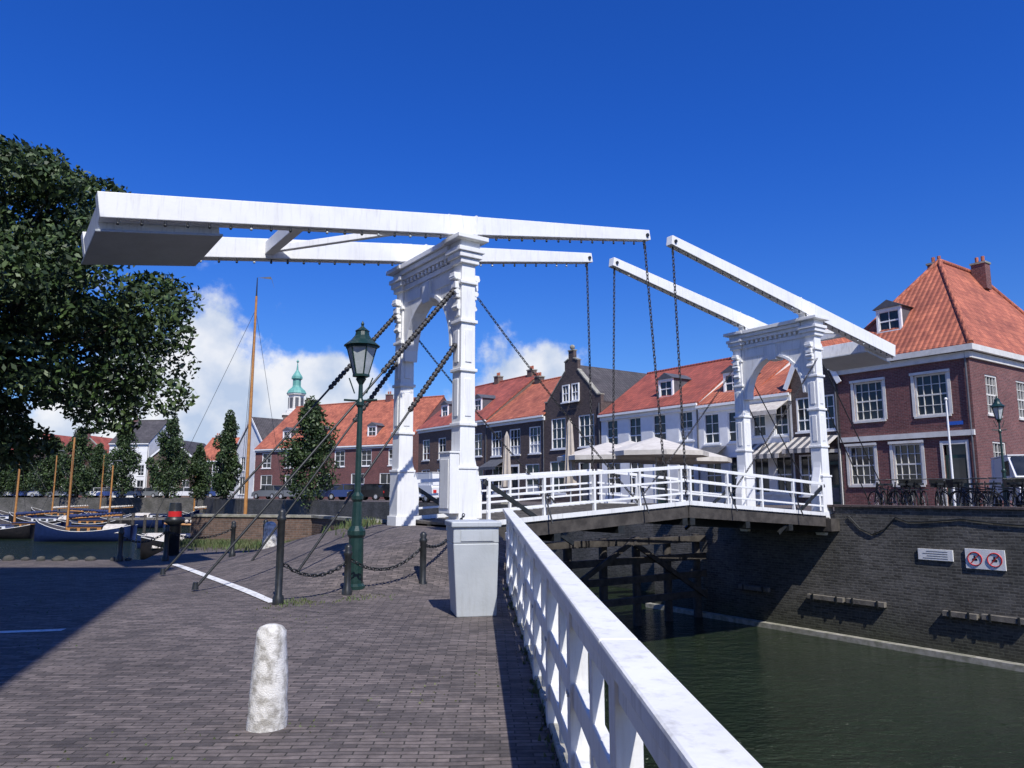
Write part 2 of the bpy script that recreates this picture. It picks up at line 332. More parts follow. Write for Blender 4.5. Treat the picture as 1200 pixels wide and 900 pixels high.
# ------------------------------------------------------------------ drawbridge
bridge=group('drawbridge')
def tower(M,tipx,backx,leafx,near):
    tag='near' if near else 'far'
    mb=MB()
    for sy in (-1,1):
        y=sy*LEG
        mb.frus(M,(-.19,.19,y-.19,y+.19),(-.165,.165,y-.165,y+.165),1.0,6.9,'white')
        mb.box(M,-.25,.27,y-.24,y+.24,.80,1.08,'white')
        mb.box(M,-.215,.22,y-.21,y+.21,1.08,2.1,'white')
        mb.box(M,-.235,.245,y-.23,y+.23,2.1,2.16,'white')
        pts=[(.17,2.7),(.2,2.4),(.28,2.1),(.37,1.85),(.40,1.6),(.40,1.08),(.2,1.08)]
        mb.ext([M@Vector((a_,y-.13,b_)) for a_,b_ in pts],(M.to_3x3()@Vector((0,.26,0))),'white')
        for z in (3.0,4.15,5.2,6.05): mb.box(M,-.215,.215,y-.215,y+.215,z,z+.07,'white')
        for z0,z1 in ((3.2,4.0),(4.35,5.05)):
            mb.box(M,-.08,.08,y-.197,y+.197,z0,z1,'white'); mb.box(M,-.197,.197,y-.08,y+.08,z0,z1,'white')
        for k,(z,e) in enumerate(((6.5,.23),(6.62,.28),(6.74,.32),(7.0,.38))): mb.box(M,-e,e,y-e,y+e,z,z+(.12 if k<2 else .10),'white')
        mb.box(M,-.24,.24,y-.24,y+.24,6.84,7.0,'white')
        for k in range(5): mb.box(M,-.2-.03*k,.2+.03*k,y-.1,y+.1,5.35+.2*k,5.5+.2*k,'white')
        for k in range(3): 
            for sx in (-1,1): mb.cyl(M@Vector((sx*(.2+.035*k),y-.11,5.55+.33*k)),M@Vector((sx*(.2+.035*k),y+.11,5.55+.33*k)),.06,n=8,mat='white')
        yb=sy*BM; mb.box(M,-.14,.14,yb-.14,yb+.14,7.1,7.28,'white')
    mb.obj(tag+'_legs',bridge,.012)
    mb=MB()
    y0=LEG-.17; ar=y0-.13
    pts=[(-y0,6.86),(y0,6.86),(y0,4.75)]
    for i in range(15):
        t=math.pi*i/14; pts.append((ar*math.cos(t),4.75+1.35*math.sin(t)))
    pts.append((-y0,4.75))
    mb.ext([M@Vector((-.13,a_,b_)) for a_,b_ in pts],M.to_3x3()@Vector((.26,0,0)),'white_old')
    pv=None
    for i in range(17):
        t=math.pi*i/16; c=Vector((0,ar*math.cos(t),4.75+1.35*math.sin(t)))
        if pv is not None: mb.beam(M@pv,M@c,.34,.09,'white',up=M.to_3x3()@Vector((1,0,0)).cross((c-pv).normalized()))
        pv=c
    mb.box(M,-.2,.2,-.16,.16,5.95,6.45,'white')
    for z,e in ((6.5,.17),(6.74,.24),(6.86,.3),(6.98,.36)): mb.box(M,-e,e,-y0+.08,y0-.08,z,z+.115,'white')
    for i in range(13):
        y=-(y0-.14)*(1-i/6); mb.box(M,-.22,.22,y-.04,y+.04,6.63,6.735,'white')
    for sy in (-1,1):
        for sx in (-1,1):
            mb.box(M,sx*.135-.012,sx*.135+.012,min(sy*.35,sy*1.02),max(sy*.35,sy*1.02),6.17,6.42,'white')
    mb.obj(tag+'_portal',bridge,.008)
    pz=7.46; sl=.163
    mb=MB()
    f=lambda x:pz+sl*x
    for sy in (-1,1):
        y=sy*BM
        mb.beam(M@Vector((backx,y,f(backx))),M@Vector((0,y,f(0))),.30,.44,'white')
        mb.beam(M@Vector((0.002,y,f(0))),M@Vector((tipx,y,f(tipx)+.03)),.29,.43,'white',.22,.27)
        mb.cyl(M@Vector((tipx-.12,y-.15,f(tipx))),M@Vector((tipx-.12,y+.15,f(tipx))),.05,mat='black')
        for xx in (-.35,.35): mb.beam(M@Vector((xx,y-.155,f(xx))),M@Vector((xx,y+.155,f(xx))),.06,.46,'white_old')
    e=BM-.16
    mb.beam(M@Vector((backx*.5,-e,f(backx*.5))),M@Vector((backx*.5,e,f(backx*.5))),.2,.28,'white')
    mb.beam(M@Vector((-.9,-e,f(-.9)-.02)),M@Vector((backx*.49,e,f(backx*.49)-.02)),.12,.14,'white')
    mb.obj(tag+'_balance_beams',bridge,.012)
    mb=MB()
    wd=2*e
    mb.beam(M@Vector((backx+.03,0,f(backx)-.14)),M@Vector((backx*.72,0,f(backx*.72)-.14)),wd,.44,'white_old')
    mb.beam(M@Vector((backx+.0,0,f(backx)-.385)),M@Vector((backx*.71,0,f(backx*.71)-.385)),wd+.2,.045,'grey_steel')
    mb.obj(tag+'_counterweight',bridge,.01)
    mb=MB()
    for sy in (-1,1):
        y=sy*BM-.17*(1 if near else -1)
        x=backx+.3; prev=None
        while x<tipx:
            hh=.22 if x<0 else .22-.08*x/tipx
            pnt=M@Vector((x,y,f(x)-hh-.03)); 
            if prev is not None: mb.cyl(prev,(prev+pnt)/2-Vector((0,0,.02)),.006,n=4,cap=False); mb.cyl((prev+pnt)/2-Vector((0,0,.02)),pnt,.006,n=4,cap=False)
            mb.cyl(pnt,pnt-Vector((0,0,.05)),.022,n=5); mb.sphere(pnt-Vector((0,0,.075)),.03,'black' if random.random()<.8 else 'lampglass',6,4)
            prev=pnt; x+=.36
    mb.obj(tag+'_light_string',bridge)
    mb=MB()
    zl=lambda x:.94+.062*x
    for sy in (-1,1):
        y=sy*BM
        mb.chain(M@Vector((tipx-.12,y,f(tipx)-.05)),M@Vector((leafx-.35,y*1.2,zl(leafx)+.1)),0,.13,.013,.031,'rope')
        mb.cyl(M@Vector((tipx-.12,y,f(tipx)-.1)),M@Vector((tipx-.12,y,f(tipx)-.35)),.028,n=6)
        yy=sy*(LEG+.24)
        mb.chain(M@Vector((.2,yy,5.75)),M@Vector((4.85,yy,1.35)),.1,.11,.010,.024,'rope')
        mb.beam(M@Vector((.35,sy*(LEG+.3),1.85)),M@Vector((2.7,sy*(LEG+.3),.5)),.06,.09,'black')
    mb.obj(tag+'_chains',bridge)
    mb=MB()
    for sy in (-1,1):
        y=sy*LEG
        for z0,k,thick in ((6.0,5.15,.34),(4.75,3.55,.32)):
            if not near: k*=.8
            a=M@Vector((-.2,y,z0)); b=M@Vector((-k,y,.05 if near else 1.0))
            mb.cyl(a,b,.024 if near else .018,n=8)
            if near:
                e_=a.lerp(b,thick); mb.cyl(a,e_,.04,n=8,mat='rope')
                nr=int((e_-a).length/.11)
                for i in range(nr):
                    c=a.lerp(e_,(i+.5)/nr); d=(e_-a).normalized()*.028; mb.cyl(c-d,c+d,.06,n=8,mat='rope')
            mb.cyl(b-Vector((0,0,.02)),b+Vector((0,0,.1)),.06,.04,8,'black')
    mb.obj(tag+'_back_stays',bridge)
    mb=MB(); 
    zz=lambda x:.94+.062*x
    x=.33
    while x<leafx-.02:
        x2=min(x+.21,leafx); 
        a=M@Vector(((x+x2)/2,-1.70,zz(x)-.03)); b=M@Vector(((x+x2)/2,1.70,zz(x)-.03+random.uniform(-.004,.004)))
        mb.beam(a,b,x2-x-.012,.06,'grey_timber'); x+=.21
    for y in (-1.72,-.6,.6,1.72):
        mb.beam(M@Vector((.3,y,zz(.3)-.2)),M@Vector((leafx,y,zz(leafx)-.2)),.13,.27,'dark_timber' if abs(y)>1 else 'black')
    for xx in (.4,2.2,4.1,leafx-.12): mb.beam(M@Vector((xx,-1.78,zz(xx)-.42)),M@Vector((xx,1.78,zz(xx)-.42)),.18,.18,'black')
    for y in (-1.80,1.80): mb.beam(M@Vector((.35,y,zz(.3)+.03)),M@Vector((leafx,y,zz(leafx)+.03)),.05,.1,'white_old')
    mb.obj(tag+'_deck',bridge)
    mb=MB()
    for sy in (-1,1):
        y=sy*1.70
        for hh,tk in ((.93,.085),(.58,.05),(.27,.05)): mb.beam(M@Vector((.4,y,zz(.3)+hh)),M@Vector((leafx-.03,y,zz(leafx)+hh)),.05,tk,'white')
        for i in range(5):
            xx=.45+i*(leafx-.6)/4; mb.box(M@Matrix.Translation((xx,y,zz(xx))),-.03,.03,-.04,.04,.0,.95,'white')
        for i in (1,3):
            xx=.45+i*(leafx-.6)/4; mb.beam(M@Vector((xx,y+sy*.03,zz(xx)+.55)),M@Vector((xx,y+sy*.30,zz(xx)-.1)),.03,.03,'black')
    mb.obj(tag+'_railing',bridge,.006)
M1=MS@Matrix.Translation((0,CY,0))
M2=MS@Matrix.Translation((SPAN,CY,0))@Matrix.Rotation(math.pi,4,'Z')
tower(M1,5.85,-7.0,6.4,True)
tower(M2,6.14,-5.15,6.4,False)
mb=MB(); mb.box(M1,-.6,.44,-2.0,2.0,-5,.80,'quaybrick'); mb.box(M1,.1,.5,-1.95,1.95,.5,.84,'dark_timber')
mb.box(M2,-.5,.5,-1.95,1.95,.5,.86,'dark_timber')
for y in (-LEG,LEG): mb.frus(M2,(-.1,.2,y-.14,y+.14),(-.27,.3,y-.25,y+.25),.36,.8,'white')
mb.obj('abutment',bridge)
mb=MB(); yy=-LEG
mb.box(M1,-.44,-.22,yy-.22,yy+.22,1.2,2.42,'white'); mb.box(M1,-.46,-.21,yy-.24,yy+.24,2.42,2.46,'white'); mb.box(M1,-.455,-.44,yy-.17,yy+.17,1.3,2.3,'white_old'); mb.obj('switch_box',bridge,.012)
g=group('timber_fender'); mb=MB()
for i in range(6):
    p=ST(5.2+i*1.45,4.7,0); mb.cyl((p.x,p.y,-4),(p.x,p.y,.2),.15,.14,10,'dark_timber')
for z in (.05,-.55,-1.15,-1.8): mb.beam(ST(4.6,4.52,z),ST(12.7,4.52,z),.12,.22,'dark_timber')
mb.beam(ST(5.2,4.4,-1.9),ST(9,4.4,.0),.1,.16,'dark_timber'); mb.beam(ST(12.6,4.4,-1.9),ST(9.2,4.4,.0),.1,.16,'dark_timber')
for i in range(5):
    p=ST(1.2,3.4+i*1.9,0); mb.cyl((p.x,p.y,-4),(p.x,p.y,.1),.15,.15,10,'dark_timber')
for z in (-.1,-.8,-1.6): mb.beam(ST(1.4,3.2,z),ST(1.4,11,z),.14,.24,'dark_timber')
mb.obj('piles_and_beams',g,.01)

# ------------------------------------------------------------------ foreground railing
g=group('white_railing')
rx=lambda y:.525-.0425*y
rz=lambda y:1.0+.0215*(y-1.75)
mb=MB()
def rp(y,z): return Vector((rx(y),y,z))
ys=[-4,-.6,2.9,6.3,9.7,12.3,14.9]
for a,b in zip(ys[:-1],ys[1:]): mb.beam(rp(a+.003,rz(a)),rp(b-.003,rz(b)),.155,.07,'white_old')
mb.obj('top_rail',g,.012)
mb=MB()
mb.beam(rp(-4,rz(-4)-.095),rp(14.9,rz(14.9)-.095),.07,.11,'white_old')
mb.beam(rp(-4,rz(-4)-.5),rp(14.9,rz(14.9)-.5),.06,.13,'white_old')
mb.beam(rp(-4,.16),rp(14.9,.3),.06,.11,'white_old')
mb.obj('lower_rails',g,.008)
mb=MB(); y=-3.9
while y<14.6:
    T=Matrix.Translation((rx(y),y,0))@Matrix.Rotation(.044,4,'Z')
    mb.box(T,-.05,.05,-.06,.06,-.12,rz(y)-.04,'white_old')
    for hz in (rz(y)-.5,.18):
        for dz in (-.03,.03): mb.cyl((rx(y)-.05,y+dz,hz),(rx(y)-.06,y+dz,hz),.012,n=8,mat='grey_steel')
    y+=1.34
y=-3.9+.67
while y<14.6:
    T=Matrix.Translation((rx(y),y,0))@Matrix.Rotation(.044,4,'Z')
    mb.box(T,-.028,.028,-.04,.04,.1,rz(y)-.1,'white_old'); y+=1.34
mb.obj('posts',g,.008)
mb=MB(); y=-6
while y<14.6:
    mb.beam((rx(y)+.1,y+.005,-.02),(rx(y+1)+.1,y+.995,-.02),.28,.1,'concrete'); y+=1
mb.obj('kerb_stone',None,.008)
g=group('control_cabinet'); mb=MB(); T=frame((-.55,10.35,0),R(12))
mb.frus(T,(-.24,.29,-.3,.3),(-.30,.31,-.35,.35),0,.95,'grey_steel'); mb.box(T,-.30,.31,-.35,.35,.95,1.16,'grey_steel'); mb.box(T,-.33,.34,-.385,.385,1.16,1.235,'grey_steel')
mb.obj('casing',g,.015)
mb=MB(); mb.box(T,-.2,.24,-.362,-.35,.98,1.12,'grey_steel'); mb.obj('panel',g)

# ------------------------------------------------------------------ street furniture
def bollard(x,y,h,w):
    mb=MB(); prof=[(w*.56,-.02),(w*.55,.1),(w*.53,h*.25),(w*.5,h*.5),(w*.47,h*.7),(w*.44,h*.86),(w*.40,h*.93),(w*.30,h*.975),(w*.16,h*.995),(.01,h)]
    mb.lathe((x,y,0),prof,20,'granite'); o=mb.obj('stone_bollard')
    for v in o.data.vertices:
        nn=noise.noise(v.co*5)*.02+noise.noise(v.co*17)*.008; d=Vector((v.co.x-x,v.co.y-y,0))
        if d.length>.01: v.co+=d.normalized()*nn
bollard(-1.70,5.44,.69,.24)
bollard(-5.95,18.6,.92,.34)
def post(x,y,h,r=.055):
    mb=MB(); mb.lathe((x,y,0),[(r*1.5,0),(r*1.5,.1),(r,.14),(r,h-.18),(r*1.25,h-.16),(r*1.25,h-.12),(r*.9,h-.09),(r*1.15,h-.04),(r*.6,h),(.005,h+.01)],12,'black')
    mb.obj('iron_post')
posts=[(-3.42,11.2,1.37),(-2.60,12.05,.8),(-1.51,12.9,.95),(-8.35,18.3,.84),(-7.15,19.4,.9),(-6.2,19.0,.95),(-9.4,18.2,.8)]
for x,y,h in posts: post(x,y,h,.055)
def fence_chain(a,b,za,zb,sag):
    mb=MB(); mb.chain((a[0],a[1],za),(b[0],b[1],zb),sag,.1,.012,.026); mb.obj('fence_chain')
fence_chain(posts[0],posts[1],.62,.55,.22); fence_chain(posts[1],posts[2],.6,.72,.28); fence_chain(posts[2],(-.95,14.9),.75,1.2,.25)
fence_chain(posts[3],posts[4],.7,.72,.2); fence_chain(posts[6],posts[3],.6,.7,.2)
def street_lamp(x,y,z0,H,s=1):
    g=group('street_lamp'); mb=MB(); k=H/4.55
    prof=[(.17,0),(.17,.12),(.13,.16),(.12,.9),(.15,.95),(.15,1.02),(.09,1.1),(.075,1.5),(.1,1.54),(.1,1.6),(.055,1.66),(.042,3.1),(.07,3.14),(.07,3.2),(.04,3.26),(.035,3.5),(.09,3.6),(.05,3.66)]
    mb.lathe((x,y,z0),[(r*s,z*k) for r,z in prof],12,'green_iron',False)
    for sx in (-1,1): mb.cyl((x,y,z0+3.22*k),(x+sx*.28,y+.02,z0+3.24*k),.018,n=6,mat='green_iron')
    mb.cyl((x-.1,y,z0+3.35*k),(x-.2,y,z0+3.62*k),.012,n=5,mat='green_iron'); mb.cyl((x+.1,y,z0+3.35*k),(x+.2,y,z0+3.62*k),.012,n=5,mat='green_iron')
    mb.obj('column',g)
    zb=z0+3.66*k; zt=zb+.50*k; rb,rt=.12*s,.25*s
    mb=MB(); mb.lathe((x,y,0),[(rb,zb),(rt,zt)],6,'lampglass',False); mb.obj('glass',g)
    mb=MB()
    for i in range(6):
        t=i*math.pi/3; c,sn=math.cos(t),math.sin(t)
        mb.cyl((x+rb*c,y+rb*sn,zb),(x+rt*c,y+rt*sn,zt),.014,n=5,mat='green_iron')
    for zz_,r in ((zb,rb),(zt,rt)): mb.lathe((x,y,zz_),[(r+.025,-.02),(r+.025,.02)],6,'green_iron',False)
    mb.lathe((x,y,zt),[(rt+.06,.02),(rt*.75,.12),(rt*.5,.2),(rt*.45,.27),(rt*.5,.28),(rt*.2,.34),(.02,.37),(.03,.41),(.005,.46)],12,'green_iron',False)
    mb.obj('lantern_frame',g)
street_lamp(-2.56,12.44,0,4.45)
street_lamp(17.9,27.2,FG,4.1,.8)
mb=MB(); mb.cyl((15.9,27,FG),(15.9,27,5.0),.045,.03,10,'white'); mb.sphere((15.9,27,5.03),.06,'white'); mb.obj('flagpole')
g=group('low_brick_wall'); mb=MB()
pts=[Vector((-10.4,24.7,0)),Vector((-6.1,23.5,0)),ST(.2,4.3)]
for a,b in zip(pts[:-1],pts[1:]):
    for z0,z1,w,m in ((-.1,.86,.3,'brownbrick'),(.862,.94,.38,'concrete')):
        mb.beam(Vector((a.x,a.y,(z0+z1)/2)),Vector((b.x,b.y,(z0+z1)/2)),w,z1-z0,m)
mb.obj('masonry',g)
mb=MB()
x=-14
while x<-9:
    r=random.uniform(.08,.16); c=Vector((x,18.35+random.uniform(-.1,.1),.02)); prof=[(max(.01,r*math.sin(math.pi*k/5)*random.uniform(.8,1.2)),-r*.7*math.cos(math.pi*k/5)) for k in range(6)]
    mb.lathe(c,prof,7,'stone'); x+=random.uniform(.25,.6)
mb.obj('boulders')
g=group('mooring_post')
mb=MB(); mb.lathe((-8.9,19.9,-1.5),[(.16,0),(.16,2.3),(.25,2.36),(.25,2.46),(.16,2.5),(.16,2.72),(.14,2.86)],14,'black'); mb.obj('shaft',g)
mb=MB(); mb.lathe((-8.9,19.9,1.0),[(.17,0),(.17,.14)],14,'red'); mb.obj('band',g)

# ------------------------------------------------------------------ grass
def grass(name,fn,n,h0,h1):
    V=[];F=[]
    for i in range(n):
        r=fn()
        if r is None: continue
        x,y,z=r; h=random.uniform(h0,h1); a=random.uniform(0,6.28); w=.012+h*.03; lx,ly=random.uniform(-.5,.5)*h,random.uniform(-.5,.5)*h
        o=len(V); dx,dy=math.cos(a)*w,math.sin(a)*w
        V+=[(x-dx,y-dy,z),(x+dx,y+dy,z),(x+lx*.5+dx*.6,y+ly*.5+dy*.6,z+h*.6),(x+lx*.5-dx*.6,y+ly*.5-dy*.6,z+h*.6),(x+lx,y+ly,z+h)]
        F+=[(o,o+1,o+2,o+3),(o+3,o+2,o+4)]
    mb=MB(); mb.v=V; mb.f=F; mb.m=[0]*len(F); mb.sm=[False]*len(F); mb.mats=['grass']; mb.obj(name)
def gl():
    t=random.random(); a=Vector((-3.5,11.0,0)); b=Vector((-1.3,13.1,0)); p=a.lerp(b,t**.8)+Vector((random.gauss(0,.22)-.05,random.gauss(0,.25)+.15,0))
    if noise.noise(p*1.4)<-.0: return None
    return p.x,p.y,-.01
grass('grass',gl,1900,.02,.06)
def gw():
    t=random.random()
    if t<.5: a,b=pts[0],pts[1]
    else: a,b=pts[1],pts[2]
    p=a.lerp(b,random.random())+Vector((random.uniform(-.4,.1),-abs(random.gauss(0,.9)),0))
    d=p-Vector((N0.x,N0.y,0)); s=d.x*A.x+d.y*A.y; tt=d.x*B.x+d.y*B.y
    if s>.3: return None
    return p.x,p.y,max(0,ramph(s,tt))-.01
grass('grass',gw,9000,.06,.24)
def ge():
    y=random.uniform(2,14.6); 
    if noise.noise(Vector((y*1.5,0,0)))<.0: return None
    return rx(y)-.06+random.gauss(0,.03),y,-.01
grass('grass',ge,700,.02,.07)
def gp():
    x=random.uniform(-9,.3);y=random.uniform(3.5,18)
    if noise.noise(Vector((x*.5,y*.5,7)))<.22: return None
    return x,round(y/.064)*.064,-.005
grass('grass',gp,3500,.008,.022)

# ------------------------------------------------------------------ houses
def window(mf,mg,M,x0,x1,z0,z1,nx=2,nz=3,fr='white',dep=.14,fw=.08):
    mg.add([M@Vector(p) for p in ((x0,dep-.02,z0),(x1,dep-.02,z0),(x1,dep-.02,z1),(x0,dep-.02,z1))],[(0,1,2,3)],'glass')
    mf.box(M,x0,x0+fw,.03,dep,z0,z1,fr); mf.box(M,x1-fw,x1,.03,dep,z0,z1,fr)
    mf.box(M,x0+fw,x1-fw,.03,dep,z1-fw,z1,fr); mf.box(M,x0+fw,x1-fw,.03,dep,z0,z0+fw,fr)
    mf.box(M,x0-.08,x1+.08,-.07,.02,z0-.09,z0-.003,fr)
    for i in range(1,nx): 
        x=x0+(x1-x0)*i/nx; mf.box(M,x-.014,x+.014,.06,dep-.01,z0+fw,z1-fw,fr)
    for i in range(1,nz):
        z=z0+(z1-z0)*i/nz; t=.035 if (nz>1 and i==nz//2) else .014
        mf.box(M,x0+fw,x1-fw,.065,dep-.012,z-t,z+t,fr)
    if random.random()<.3 and z1-z0>1.2:
        zc=z0+(z1-z0)*random.choice((.3,.45)); 
        mf.add([M@Vector(p) for p in ((x0+fw,dep-.024,z0+fw),(x1-fw,dep-.024,z0+fw),(x1-fw,dep-.024,zc),(x0+fw,dep-.024,zc))],[(0,1,2,3)],'car_silver')
def wall(mw,M,w,z0,z1,ops,mat,dep=.14):
    xs=sorted(set([0,w]+[o[0] for o in ops]+[o[1] for o in ops])); zs=sorted(set([z0,z1]+[o[2] for o in ops]+[o[3] for o in ops]))
    for i in range(len(xs)-1):
        for j in range(len(zs)-1):
            cx=(xs[i]+xs[i+1])/2; cz=(zs[j]+zs[j+1])/2
            if any(o[0]<cx<o[1] and o[2]<cz<o[3] for o in ops): continue
            mw.add([M@Vector(p) for p in ((xs[i],0,zs[j]),(xs[i+1],0,zs[j]),(xs[i+1],0,zs[j+1]),(xs[i],0,zs[j+1]))],[(0,1,2,3)],mat)
    for o in ops:
        a,b,c,d=o[:4]
        for q in (((a,0,c),(a,dep,c),(a,dep,d),(a,0,d)),((b,0,c),(b,0,d),(b,dep,d),(b,dep,c)),((a,0,d),(a,dep,d),(b,dep,d),(b,0,d)),((a,0,c),(b,0,c),(b,dep,c),(a,dep,c))):
            mw.add([M@Vector(p) for p in q],[(0,1,2,3)],mat)
def house(PL,PR,eave,depth,roof,ridge,wallm,roofm,floors,name='brick_house',z0=FG,hip=4,side=None,chim=(),dorm=(),awn=(),trim='white',base=None,nxz=(2,3),fr='white',lintel=False,sign=False):
    PL=Vector(PL);PR=Vector(PR); d=PR-PL; w=d.length; M=frame((PL.x,PL.y,0),math.atan2(d.y,d.x))
    g=group(name); mw=MB();mf=MB();mg=MB();mr=MB()
    ops=[]
    for fl in floors:
        zb,zt,cols,ww=fl[:4]; kind=fl[4] if len(fl)>4 else 'w'
        cs=[w*(i+.5)/cols for i in range(cols)] if isinstance(cols,int) else cols
        for c in cs: ops.append((c-ww/2,c+ww/2,z0+zb,z0+zt,kind))
    wall(mw,M,w,z0-.5,eave,ops,wallm)
    if base: mf.box(M,0,w,-.12,-.004,z0+base-.14,z0+base+.1,trim)
    if sign: mf.box(M,w-1.1,w-.45,-.03,-.004,z0+3.6,z0+3.76,'sign_blue')
    for o in ops:
        if o[4]=='d':
            mf.box(M,o[0],o[1],.08,.13,o[2],o[3]-.5,'door'); mg.box(M,o[0]+.08,o[1]-.08,.1,.12,o[3]-.5,o[3]-.06,'glass')
            mf.box(M,o[0]+.12,o[1]-.12,.07,.079,o[2]+.2,o[2]+.9,'slate'); mf.box(M,o[0]+.12,o[1]-.12,.07,.079,o[2]+1.05,o[3]-.65,'glass')
            for q in ((o[0]-.12,o[0]-.002),(o[1]+.002,o[1]+.12)): mf.box(M,q[0],q[1],-.05,.05,o[2],o[3]+.12,trim)
            mf.box(M,o[0],o[1],-.04,.06,o[3]-.05,o[3]+.12,trim)
        elif o[4]=='s': window(mf,mg,M,o[0],o[1],o[2],o[3],2,2,fr)
        else:
            window(mf,mg,M,o[0],o[1],o[2],o[3],nxz[0],nxz[1],fr)
            if lintel: mf.box(M,o[0]-.16,o[1]+.16,-.1,.02,o[3]+.003,o[3]+.12,fr); mf.box(M,o[0]-.14,o[0]-.003,-.03,.02,o[2],o[3],fr); mf.box(M,o[1]+.003,o[1]+.14,-.03,.02,o[2],o[3],fr)
    mf.cyl(M@Vector((w-.12,-.08,z0)),M@Vector((w-.12,-.08,eave-.1)),.045,n=6,mat='slate')
    MSd=M@Matrix.Translation((w,0,0))@Matrix.Rotation(math.pi/2,4,'Z')
    sops=[]
    if side:
        for zb,zt,cols,ww in side:
            for c in cols: sops.append((c-ww/2,c+ww/2,z0+zb,z0+zt,'w'))
    wall(mw,MSd,depth,z0-.5,eave,sops,wallm)
    for o in sops: window(mf,mg,MSd,o[0],o[1],o[2],o[3],nxz[0],nxz[1],fr)
    for q in (((0,0),(0,depth)),((0,depth),(w,depth))):
        (a,b),(c,e)=q; mw.add([M@Vector(p) for p in ((a,b,z0-.5),(c,e,z0-.5),(c,e,eave),(a,b,eave))],[(0,1,2,3)],wallm)
    ov=.22
    def sheet(pl,m=roofm,th=.12):
        P=[M@Vector(p) for p in pl]; mr.ext([p+Vector((0,0,.0)) for p in P],(0,0,th),m)
    if roof=='side':
        mid=depth/2
        sl=(ridge-eave)/mid
        sheet([(-.05,-ov,eave-ov*sl),(w+.05,-ov,eave-ov*sl),(w+.05,mid,ridge),(-.05,mid,ridge)])
        sheet([(-.05,depth+ov,eave-ov*sl),(-.05,mid+.001,ridge),(w+.05,mid+.001,ridge),(w+.05,depth+ov,eave-ov*sl)])
        for x in (0,w): mw.add([M@Vector(p) for p in ((x,0,eave),(x,depth,eave),(x,mid,ridge))],[(0,1,2)],wallm)
        mr.cyl(M@Vector((-.05,mid,ridge+.1)),M@Vector((w+.05,mid,ridge+.1)),.12,n=8,mat=roofm)
        mf.box(M,-.03,w+.03,-ov-.1,-ov+.04,eave-ov*sl-.1,eave-ov*sl+.04,trim); mf.box(M,0,w,-.12,-.004,eave-.5,eave-.2,trim)
        roofz=lambda y:eave+sl*y
    elif roof=='hip':
        mx=w/2; e=eave
        a=(-ov,-ov,e);b=(w+ov,-ov,e);c=(w+ov,depth+ov,e);dd=(-ov,depth+ov,e);t1=(mx,hip,ridge);t2=(mx,depth-hip,ridge)
        sheet([a,b,t1]);sheet([b,c,t2,t1]);sheet([c,dd,t2]);sheet([dd,a,t1,t2])
        for p,q in ((a,t1),(b,t1),(t1,t2),(c,t2)): mr.cyl(M@(Vector(p)+Vector((0,0,.12))),M@(Vector(q)+Vector((0,0,.12))),.13,n=8,mat=roofm)
        mf.box(M,-ov-.1,w+ov+.1,-ov-.1,-ov+.05,e-.2,e+.06,trim); mf.box(M,w+ov-.05,w+ov+.1,-ov+.052,depth,e-.2,e+.06,trim)
        mf.box(M,-.02,w+.1,-.12,-.004,e-.5,e-.22,trim); mf.box(M,w+.004,w+.12,0,depth,e-.5,e-.22,trim)
        roofz=lambda y:e+(ridge-e)*(y+ov)/(hip+ov)
    else:
        mx=w/2
        if roof=='step':
            st=5; L=[];
            for i in range(st):
                z2=eave+.35+(ridge+.5-eave)*(i)/st
                L.append((mx*i/st*.86,z2)); L.append((mx*(i+1)/st*.86 if i<st-1 else mx-.28,z2))
            poly_=[(0,eave)]+L+[(mx-.28,ridge+.95),(mx+.28,ridge+.95)]+[(w-x,z) for x,z in reversed(L)]+[(w,eave)]
        elif roof=='neck':
            poly_=[(0,eave),(0,eave+.5),(.35,eave+.5),(mx-.75,ridge-.4),(mx-.75,ridge+.3),(mx-.3,ridge+.5),(mx-.3,ridge+1.1),(mx+.3,ridge+1.1),(mx+.3,ridge+.5),(mx+.75,ridge+.3),(mx+.75,ridge-.4),(w-.35,eave+.5),(w,eave+.5),(w,eave)]
        else: poly_=[(0,eave),(mx,ridge),(w,eave)]
        mw.ext([M@Vector((x,0,z)) for x,z in poly_],M.to_3x3()@Vector((0,.28,0)),wallm)
        if roof in('step','neck'):
            for i in range(len(poly_)-1):
                (xa,za),(xb,zb_)=poly_[i],poly_[i+1]
                if xb-xa>.02: mf.beam(M@Vector((xa-.03,.14,za+.045)),M@Vector((xb+.03,.14,zb_+.045)),.38,.085,'concrete')
            for dx in (-.55,.55) if w>5 else (0,): window(mf,mg,M@Matrix.Translation((0,-.16,0)),mx+dx-.4,mx+dx+.4,eave+.3,eave+1.6,2,2,fr)
            mf.sphere(M@Vector((mx,.14,poly_[len(poly_)//2][1]+.3)),.2,'concrete')
        ov2=.02 if roof!='gable' else .2
        y0r=.29 if roof!='gable' else -.15
        s1=(ridge-eave)/mx
        sheet([(-ov2,y0r,eave-ov2*s1),(mx,y0r,ridge),(mx,depth,ridge),(-ov2,depth,eave-ov2*s1)])
        sheet([(w+ov2,y0r,eave-ov2*s1),(w+ov2,depth,eave-ov2*s1),(mx+.001,depth,ridge),(mx+.001,y0r,ridge)])
        if roof=='gable':
            for sg in (0,1):
                p=M@Vector((0-.2 if sg==0 else w+.2,-.2,eave-.2*s1+.03)); q=M@Vector((mx,-.2,ridge+.03)); mf.beam(p,q,.06,.26,trim)
        roofz=lambda y:eave
